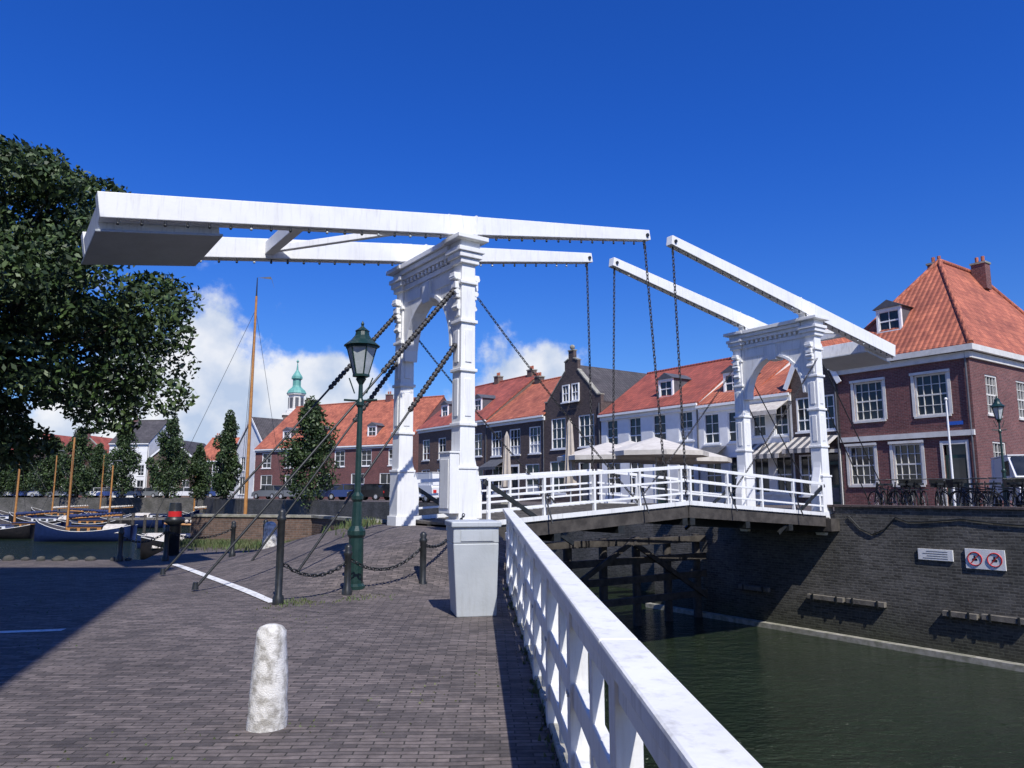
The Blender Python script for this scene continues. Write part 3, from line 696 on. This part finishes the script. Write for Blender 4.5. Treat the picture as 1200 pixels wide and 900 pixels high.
    for cx,cy,ch in chim:
        zc=ridge-1.0
        mw.box(M,cx-.35,cx+.35,cy-.3,cy+.3,zc,ridge+ch,wallm if wallm!='plaster' else 'redbrick'); mf.box(M,cx-.4,cx+.4,cy-.35,cy+.35,ridge+ch,ridge+ch+.1,'concrete')
        for qx in (-.15,.15): mf.cyl(M@Vector((cx+qx,cy,ridge+ch+.1)),M@Vector((cx+qx,cy,ridge+ch+.45)),.09,n=8,mat='roof')
    for dx,dy in dorm:
        zf=roofz(dy); dw=.62; hh=1.15
        MD=M@Matrix.Translation((dx-dw,dy-.02,0))
        mf.box(M,dx-dw,dx+dw,dy+.13,dy+1.9,zf-.1,zf+hh+.1,'slate')
        for q in ((0,.1),(2*dw-.1,2*dw)): mf.box(MD,q[0],q[1],0,.14,zf-.1,zf+hh+.1,'white')
        mf.box(MD,.1,2*dw-.1,0,.14,zf+hh-.05,zf+hh+.1,'white'); mf.box(MD,.1,2*dw-.1,0,.14,zf-.1,zf+.08,'white')
        window(mf,mg,MD,.1,2*dw-.1,zf+.08,zf+hh-.05,2,2,'white',.12,.05)
        mf.ext([M@Vector(p) for p in ((dx-dw-.14,dy-.1,zf+hh+.1),(dx+dw+.14,dy-.1,zf+hh+.1),(dx,dy-.1,zf+hh+.5))],M.to_3x3()@Vector((0,2.1,0)),'slate')
    for ax0,ax1,az,col in awn:
        n=max(4,int((ax1-ax0)/.22)); 
        for i in range(n):
            xa=ax0+(ax1-ax0)*i/n; xb=ax0+(ax1-ax0)*(i+1)/n
            m_='slate' if (i%2 and col=='stripe') else ('canvas' if col!='dark' else 'slate')
            mf.ext([M@Vector(p) for p in ((xa,-.02,z0+az),(xb,-.02,z0+az),(xb,-1.2,z0+az-.65),(xa,-1.2,z0+az-.65))],(0,0,.03),m_)
            mf.ext([M@Vector(p) for p in ((xa,-1.2,z0+az-.66),(xb,-1.2,z0+az-.66),(xb,-1.2,z0+az-.86),(xa,-1.2,z0+az-.86))],(M.to_3x3()@Vector((0,-.02,0))),m_)
    mw.obj('walls',g);mf.obj('trim_and_frames',g);mg.obj('window_glass',g);mr.obj('roof',g)
    return g
RP=lambda k:(20-.574*k,32+.819*k)
house(RP(6.2),RP(0),8.0,14,'hip',13.5,'redbrick','roof',[(4.1,6.0,[1.55,4.5],1.45),(1.0,2.9,[1.0,3.2],1.3),(0,2.8,[5.3],.95,'d')],hip=5,
      side=[(4.1,5.9,[2,5.2,9],1.2),(1,2.9,[2.2,5.6,9.5],1.3)],chim=[(3.6,8.5,.4),(2.4,6.2,.3)],dorm=[(2.2,1.2)],base=3.25,nxz=(4,4),fr='cream',trim='cream',lintel=True,sign=True)
house(RP(8.9),RP(6.2),7.5,9,'gable',10.3,'darkbrick','roof',[(3.8,5.6,2,.85),(.5,2.6,[.75],1.0,'s'),(0,2.7,[2.1],.8,'d')],awn=[(.1,2.6,3.5,'stripe')])
house(RP(11.7),RP(8.9),7.0,9,'side',9.3,'plaster','roof',[(3.7,5.4,2,.9),(.6,2.6,2,1.05,'s')],name='white_house',awn=[(.1,2.7,5.6,'canvas'),(.1,2.7,3.3,'stripe')])
house(RP(15.2),RP(11.7),6.9,9,'side',9.7,'plaster','roof',[(3.5,5.3,2,1.15),(.6,2.7,[.9],1.2,'s'),(0,2.7,[2.6],.9,'d')],name='white_house',dorm=[(1.7,1.0)],chim=[(3.2,4.5,.4)],awn=[(.2,1.9,3.3,'dark')])
house(RP(24),RP(15.2),7.1,9.5,'side',10.3,'plaster','roof2',[(3.8,5.6,4,1.15),(.6,2.7,[1.2,3.4,7.6],1.3,'s'),(0,2.7,[5.6],1.0,'d')],name='white_house',dorm=[(5.2,1.0)],chim=[(8.3,4.75,.5)])
house(RP(30.4),RP(24),8.0,10,'neck',11.0,'darkbrick','roofdark',[(3.9,6.2,2,1.7),(.6,3.0,[1.5],1.9,'s'),(0,2.8,[4.6],1.0,'d')],nxz=(3,3))
house(RP(38.5),RP(30.4),7.7,10,'side',11.4,'darkbrick','roof',[(3.7,5.8,3,1.5),(.6,2.9,[1.6,6.4],1.8,'s'),(0,2.8,[4],1.1,'d')],nxz=(3,3),chim=[(.8,5,.5)],awn=[(.5,3,3.4,'dark')])
house(RP(51),RP(38.5),8.0,11,'side',12.3,'brownbrick','roof2',[(3.8,5.8,4,1.4),(.6,2.9,4,1.7,'s')],nxz=(2,3),chim=[(6,5.5,.6),(11.5,5.5,.5)],dorm=[(3,1.2),(9,1.2)])
house((-31,90),(-11,79),7.0,13,'side',12.6,'redbrick','roof',[(3.6,5.4,6,1.5),(.5,2.8,[2,6,11,16,20],1.9,'s')],dorm=[(4,1),(9,1),(17,1)],chim=[(2,6.5,.7),(15,6.5,.7)])
house((-37,100),(-31.5,95),7.5,12,'gable',11.5,'plaster','roofdark',[(3.6,5.4,2,1.2),(.5,2.8,2,1.5,'s')],name='white_house')
x=-38
k=0
cols=['brownbrick','darkbrick','brownbrick','plaster','redbrick','darkbrick','brownbrick']
while x>-135:
    w=random.uniform(6,10); e=random.uniform(6,9.0)+FG; y=121+(-x-38)*.07
    rf=random.choice(['gable','neck','step','side'])
    wm=cols[k%7]
    house((x-w,y+.5),(x,y),e,11,rf,e+random.uniform(3,4.5),wm,random.choice(['roof','roof2','roofdark']),[(3.5,5.3,3,1.1),(.5,2.8,3,1.2,'s')],name='white_house' if wm=='plaster' else 'brick_house',chim=[(1,5.5,.5)] if rf=='side' else ())
    x-=w+.05; k+=1
for (kx,ww,e,rr) in ((12,8,8,12.0),(22,9,7.5,11.2),(44,10,8,12.8)):
    a=Vector(RP(kx+ww))+A*13; b=Vector(RP(kx))+A*13
    house(a,b,e,9,'side',rr,'brownbrick','roof2',[(3.7,5.5,3,1.1)],chim=[(2,4.5,.6)])
g=group('church_tower'); mb=MB(); cx,cy=-58,198
T=frame((cx,cy,0),.3)
mb.box(T,-3.2,3.2,-3.2,3.2,0,22,'brownbrick'); mb.box(T,-3.5,3.5,-3.5,3.5,22,22.6,'cream')
mb.obj('shaft',g)
mb=MB(); mb.lathe((cx,cy,22.6),[(2.7,0),(2.6,1),(2.1,1.2),(2.0,5.0),(2.5,5.2),(2.5,5.6)],8,'cream',False)
for i in range(8):
    t=(i+.5)*math.pi/4; T2=frame((cx,cy,0),t); mb.box(T2,1.8,2.02,-.45,.45,24.2,27.0,'slate')
mb.lathe((cx,cy,28.2),[(2.7,0),(2.3,.8),(1.3,1.7),(1.1,2.1),(1.1,3.8),(1.5,4.0),(1.45,4.6),(.8,5.6),(.3,6.4),(.12,8.2),(.02,9.6)],8,'copper',False)
mb.sphere((cx,cy,37),.35,'copper'); mb.obj('lantern_and_spire',g)
g=group('brick_tower'); mw=MB();mf=MB();mg=MB();mr=MB()
TX=-1.15
Mt=frame((TX,-3.0,0),math.pi)
ops=[(c-.6,c+.6,z,z+2,'w') for c in (3,7,11) for z in (2,7,12,17)]
wall(mw,Mt,14,-.1,23,ops,'redbrick')
for o in ops: window(mf,mg,Mt,*o[:4],2,4)
mw.box(I,TX-14,TX-.001,-15,-3.3,-.1,23,'redbrick'); mf.box(I,TX-14.3,TX+.2,-15.3,-2.8,23,23.5,'cream')
V=[(TX-14.2,-15.2,23.5),(TX+.2,-15.2,23.5),(TX+.2,-2.8,23.5),(TX-14.2,-2.8,23.5),(TX-7,-9,28)]
mr.add(V,[(0,1,4),(1,2,4),(2,3,4),(3,0,4)],'slate')
mw.obj('walls',g);mf.obj('trim',g);mg.obj('window_glass',g);mr.obj('roof',g)

# ------------------------------------------------------------------ trees
def leafmesh(name,parent,clumps,per,size,light=.38):
    Vs=[];mi=[]
    for (c,r) in clumps:
        n=per; d=np.random.normal(size=(n,3)); d/=np.linalg.norm(d,axis=1)[:,None]
        rad=np.random.uniform(.35,1.12,size=(n,1))**.6
        P=np.array(c)+d*rad*np.array(r)
        a=np.random.normal(size=(n,3)); a/=np.linalg.norm(a,axis=1)[:,None]
        b=np.cross(a,np.random.normal(size=(n,3))); b/=np.linalg.norm(b,axis=1)[:,None]
        s=size*np.random.uniform(.6,1.3,size=(n,1))
        q=np.stack([P-a*s,P-b*s*.5,P+a*s,P+b*s*.5],axis=1)
        Vs.append(q.reshape(-1,3)); mi.append((np.random.rand(n)<light).astype(int))
    V=np.concatenate(Vs); m=np.concatenate(mi); nf=len(m)
    me=bpy.data.meshes.new(name); me.vertices.add(len(V)); me.vertices.foreach_set('co',V.ravel())
    me.loops.add(nf*4); me.loops.foreach_set('vertex_index',np.arange(nf*4,dtype=np.int32))
    me.polygons.add(nf); me.polygons.foreach_set('loop_start',np.arange(0,nf*4,4,dtype=np.int32)); me.polygons.foreach_set('loop_total',np.full(nf,4,dtype=np.int32))
    me.materials.append(MT['leafA']); me.materials.append(MT['leafB']); me.polygons.foreach_set('material_index',m.astype(np.int32))
    me.update(calc_edges=True); me.validate()
    o=bpy.data.objects.new(name,me); scene.collection.objects.link(o); o.parent=parent
g=group('broadleaf_tree')
base=Vector((-15.2,17.2,0))
cl=[]
while len(cl)<165:
    x,y,z=random.uniform(-1,1),random.uniform(-1,1),random.uniform(-1,1)
    rr=x*x+y*y+z*z
    if rr>1 or rr<.08: continue
    c=Vector((-13.9+5.3*x,18.0+4.2*y,6.4+4.0*z))
    if c.x>-10.3 and c.z>7.4: continue
    r=random.uniform(.45,.95); cl.append(((c.x,c.y,c.z),(r*1.3,r*1.2,r*.75)))
for c in ((-9.3,18.2,6.2),(-8.9,18.4,5.6),(-9.4,17.8,4.6),(-9.9,18,3.5),(-8.8,18.3,4.0),(-11.2,17.6,9.2),(-12,17.6,8.6),(-12.6,17.8,9.8),(-10.9,17.8,8.1),(-12.2,17,3.0),(-11.6,17.2,4.0),(-12.6,16.8,4.6),(-11,17,5.2)): cl.append((c,(.85,.85,.5)))
leafmesh('foliage',g,cl,600,.085,.42)
mb=MB()
mb.cyl(base,base+Vector((.3,.2,2.6)),.38,.28,12,'bark')
fk=base+Vector((.3,.2,2.6))
mains=[]
for i in range(6):
    t=i*1.05; e=fk+Vector((math.cos(t)*1.9+.4,math.sin(t)*1.6,2.2+random.uniform(-.4,.8))); mb.cyl(fk,e,.19,.11,8,'bark'); mains.append(e)
for c,r in cl:
    c=Vector(c); e=min(mains,key=lambda m_:(m_-c).length); mid=(e+c)/2+Vector((random.uniform(-.3,.3),random.uniform(-.3,.3),-.2)); mb.cyl(e,mid,.055,.035,5,'bark'); mb.cyl(mid,c,.035,.012,5,'bark')
mb.obj('trunk_and_limbs',g)
def cone_tree(x,y,z0,H,w):
    g=group('conical_tree'); cl=[]
    for i in range(60):
        f=random.random()**1.1; prof=math.sin(math.pi*min(1,(f*.86+.14))**.75)*.95+.05
        a=random.uniform(0,6.28); rr=w/2*prof*random.uniform(.1,.85)
        r=w*.19*random.uniform(.6,1.25)*(1-.4*f)
        cl.append(((x+rr*math.cos(a),y+rr*math.sin(a),z0+H*.12+H*.82*f),(r,r,r*1.5)))
    leafmesh('foliage',g,cl,190,.16*max(1,w/5),.3)
    mb=MB(); mb.cyl((x,y,z0),(x,y,z0+H*.8),w*.05,.04,8,'bark'); mb.obj('trunk',g)
def at(px,Y): return (px-600)/870*Y*1.0
for px,Y,Hh,w in ((366,68,9.4,5.2),(268,82,9.8,3.8),(200,95,11,5.2),(148,108,11.5,5.4),(95,114,10.5,6.0),(65,116,9.5,6.0),(30,118,8,5.5),(118,116,8.5,4.5),(235,98,7,3.4),(5,118,9,6)):
    cone_tree(at(px,Y),Y,FG,Hh,w)

# ------------------------------------------------------------------ cars
def car(x,y,z,ang,col,L=4.3,Hh=1.45,van=False):
    name='parked_van' if van else 'parked_car'
    g=group(name); T=frame((x,y,z),ang); D=T.to_3x3()@Vector((0,1,0)); mb=MB(); wd=1.72
    h=L/2
    if van: low=[(-h,.35),(-h+.02,1.0),(-h+.1,1.15),(h-1.3,1.2),(h-.35,1.05),(h-.05,.8),(h,.35)]; cab=[(-h+.06,1.14),(-h+.2,1.95),(h-1.9,1.98),(h-.95,1.18)]
    else: low=[(-h,.3),(-h+.02,.75),(-h+.15,.92),(-h+.9,.95),(h-1.2,.95),(h-.35,.82),(h-.06,.65),(h,.3)]; cab=[(-h+.25,.94),(-h+.75,Hh-.04),(-h+1.2,Hh),(h-2.0,Hh),(h-1.15,.95)]
    mb.ext([T@Vector((a,-wd/2,b)) for a,b in low],D*wd,col)
    mb.ext([T@Vector((a,-wd/2+.1,b)) for a,b in cab],D*(wd-.2),'glass' if not van else col)
    zt=max(b for a,b in cab)
    xs=[a for a,b in cab if b>zt-.05]; mb.box(T,min(xs)-.05,max(xs)+.08,-wd/2+.09,wd/2-.09,zt,zt+.05,col)
    for px_ in (cab[0][0]+.45,(-.1),):
        for sy in (-1,1): mb.box(T,px_,px_+.09,sy*(wd/2-.095)-.012,sy*(wd/2-.095)+.012,.94,zt,col)
    if van:
        for sy in (-1,1): mb.box(T,h-2.5,h-1.75,sy*(wd/2-.1)-.015,sy*(wd/2-.1)+.015,1.25,1.8,'glass')
        a0=T@Vector((h-1.82,0,1.92)); a1=T@Vector((h-1.02,0,1.24)); mb.beam(a0+Vector((0,0,.03))+(T.to_3x3()@Vector((.03,0,0))),a1+Vector((0,0,.03))+(T.to_3x3()@Vector((.03,0,0))),wd-.36,.02,'glass')
    mb.obj('body',g,.05)
    mb=MB()
    for a in (-h+.8,h-.85):
        for sy in (-1,1):
            c=T@Vector((a,sy*(wd/2-.08),.32)); mb.cyl(c-D*.11,c+D*.11,.32,n=16,mat='tyre'); mb.cyl(c-D*.12,c+D*.12,.19,n=12,mat='car_silver')
    mb.obj('wheels',g)
    mb=MB()
    for sy in (-1,1): mb.box(T,h-.1,h+.015,sy*.6-.18,sy*.6+.18,.6,.74,'lampglass'); mb.box(T,-h-.015,-h+.05,sy*.65-.12,sy*.65+.12,.65,.85,'red')
    mb.box(T,h-.06,h+.01,-.35,.35,.5,.72,'black'); mb.box(T,h,h+.02,-.26,.26,.38,.48,'canvas')
    mb.obj('lights_and_grille',g)
cc=['car_grey','car_blue','car_black','car_black','car_silver','car_grey','car_grey','car_blue']
for i,(px,Y) in enumerate(((384,74),(410,72),(436,70),(460,69),(486,66),(350,78),(320,82),(505,64))):
    car(at(px,Y),Y,FG,R(150+random.uniform(-8,8)),cc[i])
for i,px in enumerate((-12,10,33,58,82,105,128,150,172,194,216,238,260,282)):
    car(at(px,112),113.6+(40 - px*.14 if px<0 else 0)*0+max(0,(150-px))*.03,FG,R(177+random.uniform(-3,3)),['car_white','car_blue','car_silver','car_grey','car_white'][i%5])
car(19.3,27.9,FG,R(-112),'car_white',4.9,1.9,True)
car(at(500,52),52,FG,R(125),'car_white',4.9,1.9,True)

# ------------------------------------------------------------------ bicycles
def bike(x,y,z,ang):
    mb=MB(); T=frame((x,y,z),ang); ax=T.to_3x3()@Vector((0,1,0)); P=lambda a,b,c=0:T@Vector((a,c,b))
    for a in (-.52,.52):
        mb.ring(P(a,.34),ax,.33,.02,20,5,'blackrub')
        for k in range(6): 
            t=k*math.pi/6; mb.cyl(P(a-.32*math.cos(t),.34-.32*math.sin(t)),P(a+.32*math.cos(t),.34+.32*math.sin(t)),.003,n=3,mat='car_silver')
    for a,b in (((-.52,.34),(-.08,.3)),((-.08,.3),(-.2,.82)),((-.52,.34),(-.17,.72)),((-.08,.3),(.38,.72)),((-.17,.72),(.36,.8)),((.52,.34),(.34,.95))): mb.cyl(P(*a),P(*b),.018,n=6)
    mb.cyl(P(.3,1.02,-.28),P(.3,1.02,.28),.014,n=6); mb.box(T,-.33,-.1,-.07,.07,.84,.9,'black'); mb.box(T,-.75,-.35,-.08,.08,.70,.73,'black')
    if random.random()<.5: mb.frus(T,(.42,.66,-.14,.14),(.38,.7,-.18,.18),.78,1.0,'black')
    mb.obj('bicycle')
for i in range(26):
    p=ST(SPAN+1.4+random.uniform(-.2,1.4),-.9-i*.29); bike(p.x,p.y,FG,TH+random.uniform(-.5,.5)+.9)
def parasol(x,y,z,openp,H=3.2,r=1.7):
    g=group('parasol'); mb=MB(); mb.cyl((x,y,z),(x,y,z+H),.035,n=8,mat='grey_steel'); mb.box(frame((x,y,z),0),-.35,.35,-.35,.35,0,.1,'concrete'); mb.obj('pole',g)
    mb=MB()
    if openp: 
        mb.lathe((x,y,z+H-.75),[(r,-.22),(r,0),(.03,.75)],8,'pale_canvas',False)
    else:
        n=14; prof=[(.1,.9),(.3,1.0),(.26,1.5),(.22,2.2),(.12,H-.25),(.02,H+.05)]
        P=[];
        for rr,zz in prof:
            for i in range(n):
                t=2*math.pi*i/n; q=rr*(1.15 if i%2 else .7); P.append((x+q*math.cos(t),y+q*math.sin(t),z+zz))
        mb.add(P,[(k*n+i,k*n+(i+1)%n,(k+1)*n+(i+1)%n,(k+1)*n+i) for k in range(len(prof)-1) for i in range(n)],'beige')
    mb.obj('canopy',g)
parasol(at(594,44),44,FG,False,4.2); parasol(at(668,37),37,FG,False,4.3)
for px,Y,H_ in ((712,38,3.2),(768,36.5,3.35),(738,42.5,3.6),(800,40,3.2)): parasol(at(px,Y),Y,FG,True,H_,2.6)
# ------------------------------------------------------------------ boats
def boat(x,y,ang,L,hull,mastH=0,cover=True):
    g=group('sailing_boat' if mastH else 'motor_boat'); T=frame((x,y,WZ),ang); mb=MB(); n=14
    P=[]
    for i in range(n+1):
        u=i/n; xx=-L/2+L*u; bw=L*.15*(math.sin(math.pi*min(1,max(0,.12+.86*u)))**.55); sh=.95+.9*(2*u-1)**2*(1.2 if u>.5 else .6)
        sh*=L/9
        if i==n: bw=.04
        for yy,zz in ((-bw,sh),(-bw*.95,sh*.45),(-bw*.55,-.2),(0,-.35),(bw*.55,-.2),(bw*.95,sh*.45),(bw,sh)): P.append(T@Vector((xx,yy,zz)))
    F=[(i*7+j,i*7+j+1,(i+1)*7+j+1,(i+1)*7+j) for i in range(n) for j in range(6)]+[tuple(range(7))]
    mb.add(P,F,hull,True); mb.add(P,[(i*7,(i+1)*7,(i+1)*7+6,i*7+6) for i in range(n)],'dark_timber')
    for i in range(n):
        for j in (0,6): mb.cyl(P[i*7+j],P[(i+1)*7+j],.03,n=6,mat='cream')
    mb.obj('hull',g)
    mb=MB(); mb.box(T,-L*.2,L*.14,-L*.08,L*.08,.6*L/9,1.4*L/9,'car_white' if not mastH else 'mast'); mb.box(T,-L*.21,L*.15,-L*.09,L*.09,1.402*L/9,1.46*L/9,'navycloth'); 
    for k in range(3):
        for sy in (-1,1): mb.box(T,-L*.16+k*L*.1,-L*.09+k*L*.1,sy*L*.0815-.02,sy*L*.0815+.02,1.0*L/9,1.25*L/9,'glass')
    mb.obj('cabin',g)
    if mastH:
        mb=MB(); mx=L*.18; mb.cyl(T@Vector((mx,0,.5)),T@Vector((mx,0,mastH*.93)),.13,.08,10,'mast'); mb.cyl(T@Vector((mx,0,mastH*.93)),T@Vector((mx,0,mastH)),.06,.03,8,'black')
        mb.cyl(T@Vector((mx,0,2.0)),T@Vector((mx-L*.55,0,2.3)),.08,.06,8,'mast')
        for e in ((L/2,0,1.6),(-L/2,0,1.2),(mx-.4,L*.13,1),(mx-.4,-L*.13,1)): mb.cyl(T@Vector((mx,0,mastH*.88)),T@Vector(e),.014,n=4)
        mb.obj('mast_and_rigging',g)
        mb=MB()
        for k in range(16):
            u=k/15; c=T@Vector((mx-.3-L*.5*u,random.uniform(-.05,.05),2.2+.02*k)); mb.sphere(c,(.22-.1*u)*random.uniform(.85,1.15),'navycloth' if L<8.8 else 'canvas',8,6,.9)
        mb.obj('furled_sail',g)
        mb=MB(); c=T@Vector((mx,0,mastH)); mb.add([c,c+Vector((.9,.1,.1)),c+Vector((1.2,.1,-.8)),c+Vector((1.0,.1,-.1))],[(0,1,2,3)],'slate'); mb.obj('pennant',g)
    if cover:
        mb=MB(); mb.ext([T@Vector((-L*.42,a*L*.12,b*L/9)) for a,b in ((-1,.8),(-.6,1.4),(0,1.6),(.6,1.4),(1,.8))],T.to_3x3()@Vector((L*.2,0,0)),'canvas'); mb.obj('tarpaulin',g)
boat(at(283,50)-1.2,50,R(15),9,'hullblack',19.2)
boat(at(108,68),68,R(185),8.5,'navy',10,True)
boat(at(42,76),76,R(172),8.5,'navy',10.2,False)
boat(at(2,72),72,R(180),8,'hullblack',0,False)
boat(at(155,94),94,R(188),9,'navy',0,False)
boat(at(5,98),98,R(188),9,'navy',0)
boat(at(62,90),90,R(178),9,'hullblack',0,True)
boat(at(250,50),50,R(20),6,'navy',0,True)
boat(at(222,60),60,R(10),6.5,'navy',0,True)
boat(at(200,104),104,R(5),9,'navy',0)
boat(at(120,86),86,R(4),8,'hullblack',8,False)
for px,L_,hl in ((20,9,'navy'),(75,10,'hullblack'),(135,9,'navy'),(245,9,'hullblack')): boat(at(px,108),108.0+max(0,(150-px))*.02,R(176),L_,hl,random.choice((0,0,10.5)),px%2==0)
g=group('timber_jetty'); mb=MB()
for i in range(12):
    x,y=at(135,78)+i*1.1,78+i*.3
    mb.cyl((x,y,-4),(x,y,-.6+.1*(i%3)),.16,n=8,mat='dark_timber'); 
mb.beam((at(135,78),78,-1),(at(135,78)+12,81.3,-1),.3,.25,'grey_timber'); mb.obj('piles',g)

# ------------------------------------------------------------------ world
w=bpy.data.worlds.new('World'); scene.world=w; w.use_nodes=True; nt=w.node_tree; nt.nodes.clear()
S=Vector((.27,-.83,1)).normalized()
sky=nt.nodes.new('ShaderNodeTexSky'); sky.sky_type='NISHITA'; sky.sun_disc=False; sky.sun_elevation=math.asin(S.z); sky.sun_rotation=math.atan2(S.x,S.y)
sky.air_density=1.0; sky.dust_density=.3; sky.ozone_density=3.0
tc=nt.nodes.new('ShaderNodeTexCoord'); sp=nt.nodes.new('ShaderNodeSeparateXYZ'); nt.links.new(tc.outputs['Generated'],sp.inputs[0])
hs=nt.nodes.new('ShaderNodeHueSaturation'); hs.inputs['Saturation'].default_value=1.2; nt.links.new(sky.outputs[0],hs.inputs['Color'])
hz=nt.nodes.new('ShaderNodeMapRange'); hz.interpolation_type='SMOOTHSTEP'; hz.inputs[1].default_value=.0; hz.inputs[2].default_value=.48; nt.links.new(sp.outputs[2],hz.inputs[0])
tcol=ramp_mix(nt,hz.outputs[0],(.62,.86,1.3),(.29,.74,1.7))
tint=nt.nodes.new('ShaderNodeMix'); tint.data_type='RGBA'; tint.blend_type='MULTIPLY'; tint.inputs[0].default_value=1
nt.links.new(hs.outputs[0],tint.inputs[6]); nt.links.new(tcol,tint.inputs[7])
bg=nt.nodes.new('ShaderNodeBackground'); bg.inputs[1].default_value=.095; nt.links.new(tint.outputs[2],bg.inputs[0])
def mth(op,a,b=None,clamp=False):
    n=nt.nodes.new('ShaderNodeMath'); n.operation=op; n.use_clamp=clamp
    for i,x in enumerate((a,b)):
        if x is None: continue
        if isinstance(x,(int,float)): n.inputs[i].default_value=x
        else: nt.links.new(x,n.inputs[i])
    return n.outputs[0]
az=mth('ARCTAN2',sp.outputs[0],sp.outputs[1]); el=sp.outputs[2]
def gau(c,wd,amp,a=None):
    q=mth('DIVIDE',mth('SUBTRACT',a or az,c),wd); return mth('MULTIPLY',mth('EXPONENT',mth('MULTIPLY',mth('MULTIPLY',q,q),-1)),amp)
H=mth('ADD',mth('ADD',gau(-.38,.20,.185),gau(.03,.14,.135)),.075)
H=mth('ADD',H,gau(3.14,1.0,.12,mth('ABSOLUTE',az)))  # unseen clouds added behind the camera to make the ambient light less blue
nz=nt.nodes.new('ShaderNodeTexNoise'); nz.inputs['Scale'].default_value=7; nz.inputs['Detail'].default_value=7; nz.inputs['Roughness'].default_value=.58
nt.links.new(tc.outputs['Generated'],nz.inputs['Vector'])
d=mth('ADD',mth('MULTIPLY',mth('SUBTRACT',H,el),13),mth('MULTIPLY',mth('SUBTRACT',nz.outputs[0],.5),6.5))
mr=nt.nodes.new('ShaderNodeMapRange'); mr.interpolation_type='SMOOTHSTEP'; mr.inputs[1].default_value=0; mr.inputs[2].default_value=.8; nt.links.new(d,mr.inputs[0])
nz2=nt.nodes.new('ShaderNodeTexNoise'); nz2.inputs['Scale'].default_value=12; nz2.inputs['Detail'].default_value=6; nt.links.new(tc.outputs['Generated'],nz2.inputs['Vector'])
mr2=nt.nodes.new('ShaderNodeMapRange'); mr2.inputs[1].default_value=.36; mr2.inputs[2].default_value=.58; nt.links.new(nz2.outputs[0],mr2.inputs[0])
cm=nt.nodes.new('ShaderNodeMix'); cm.data_type='RGBA'; cm.inputs[6].default_value=(.52,.62,.80,1); cm.inputs[7].default_value=(.93,.94,.97,1); nt.links.new(mr2.outputs[0],cm.inputs[0])
bg2=nt.nodes.new('ShaderNodeBackground'); bg2.inputs[1].default_value=1; nt.links.new(cm.outputs[2],bg2.inputs[0])
ms=nt.nodes.new('ShaderNodeMixShader'); nt.links.new(mth('MULTIPLY',mr.outputs[0],.95),ms.inputs[0]); nt.links.new(bg.outputs[0],ms.inputs[1]); nt.links.new(bg2.outputs[0],ms.inputs[2])
out=nt.nodes.new('ShaderNodeOutputWorld'); nt.links.new(ms.outputs[0],out.inputs[0])
sl=bpy.data.lights.new('sun','SUN'); sl.energy=5.0; sl.angle=R(.5); sl.color=(1,.965,.91)
so=bpy.data.objects.new('sun',sl); scene.collection.objects.link(so); so.rotation_euler=S.to_track_quat('Z','Y').to_euler(); so.location=(20,-40,60)
cam=bpy.data.cameras.new('camera'); cam.lens=26.1; cam.sensor_width=36; cam.clip_end=5000; cam.clip_start=.05
co=bpy.data.objects.new('camera',cam); scene.collection.objects.link(co); co.location=(0,0,1.6); co.rotation_euler=(R(98.4),0,0)
scene.camera=co
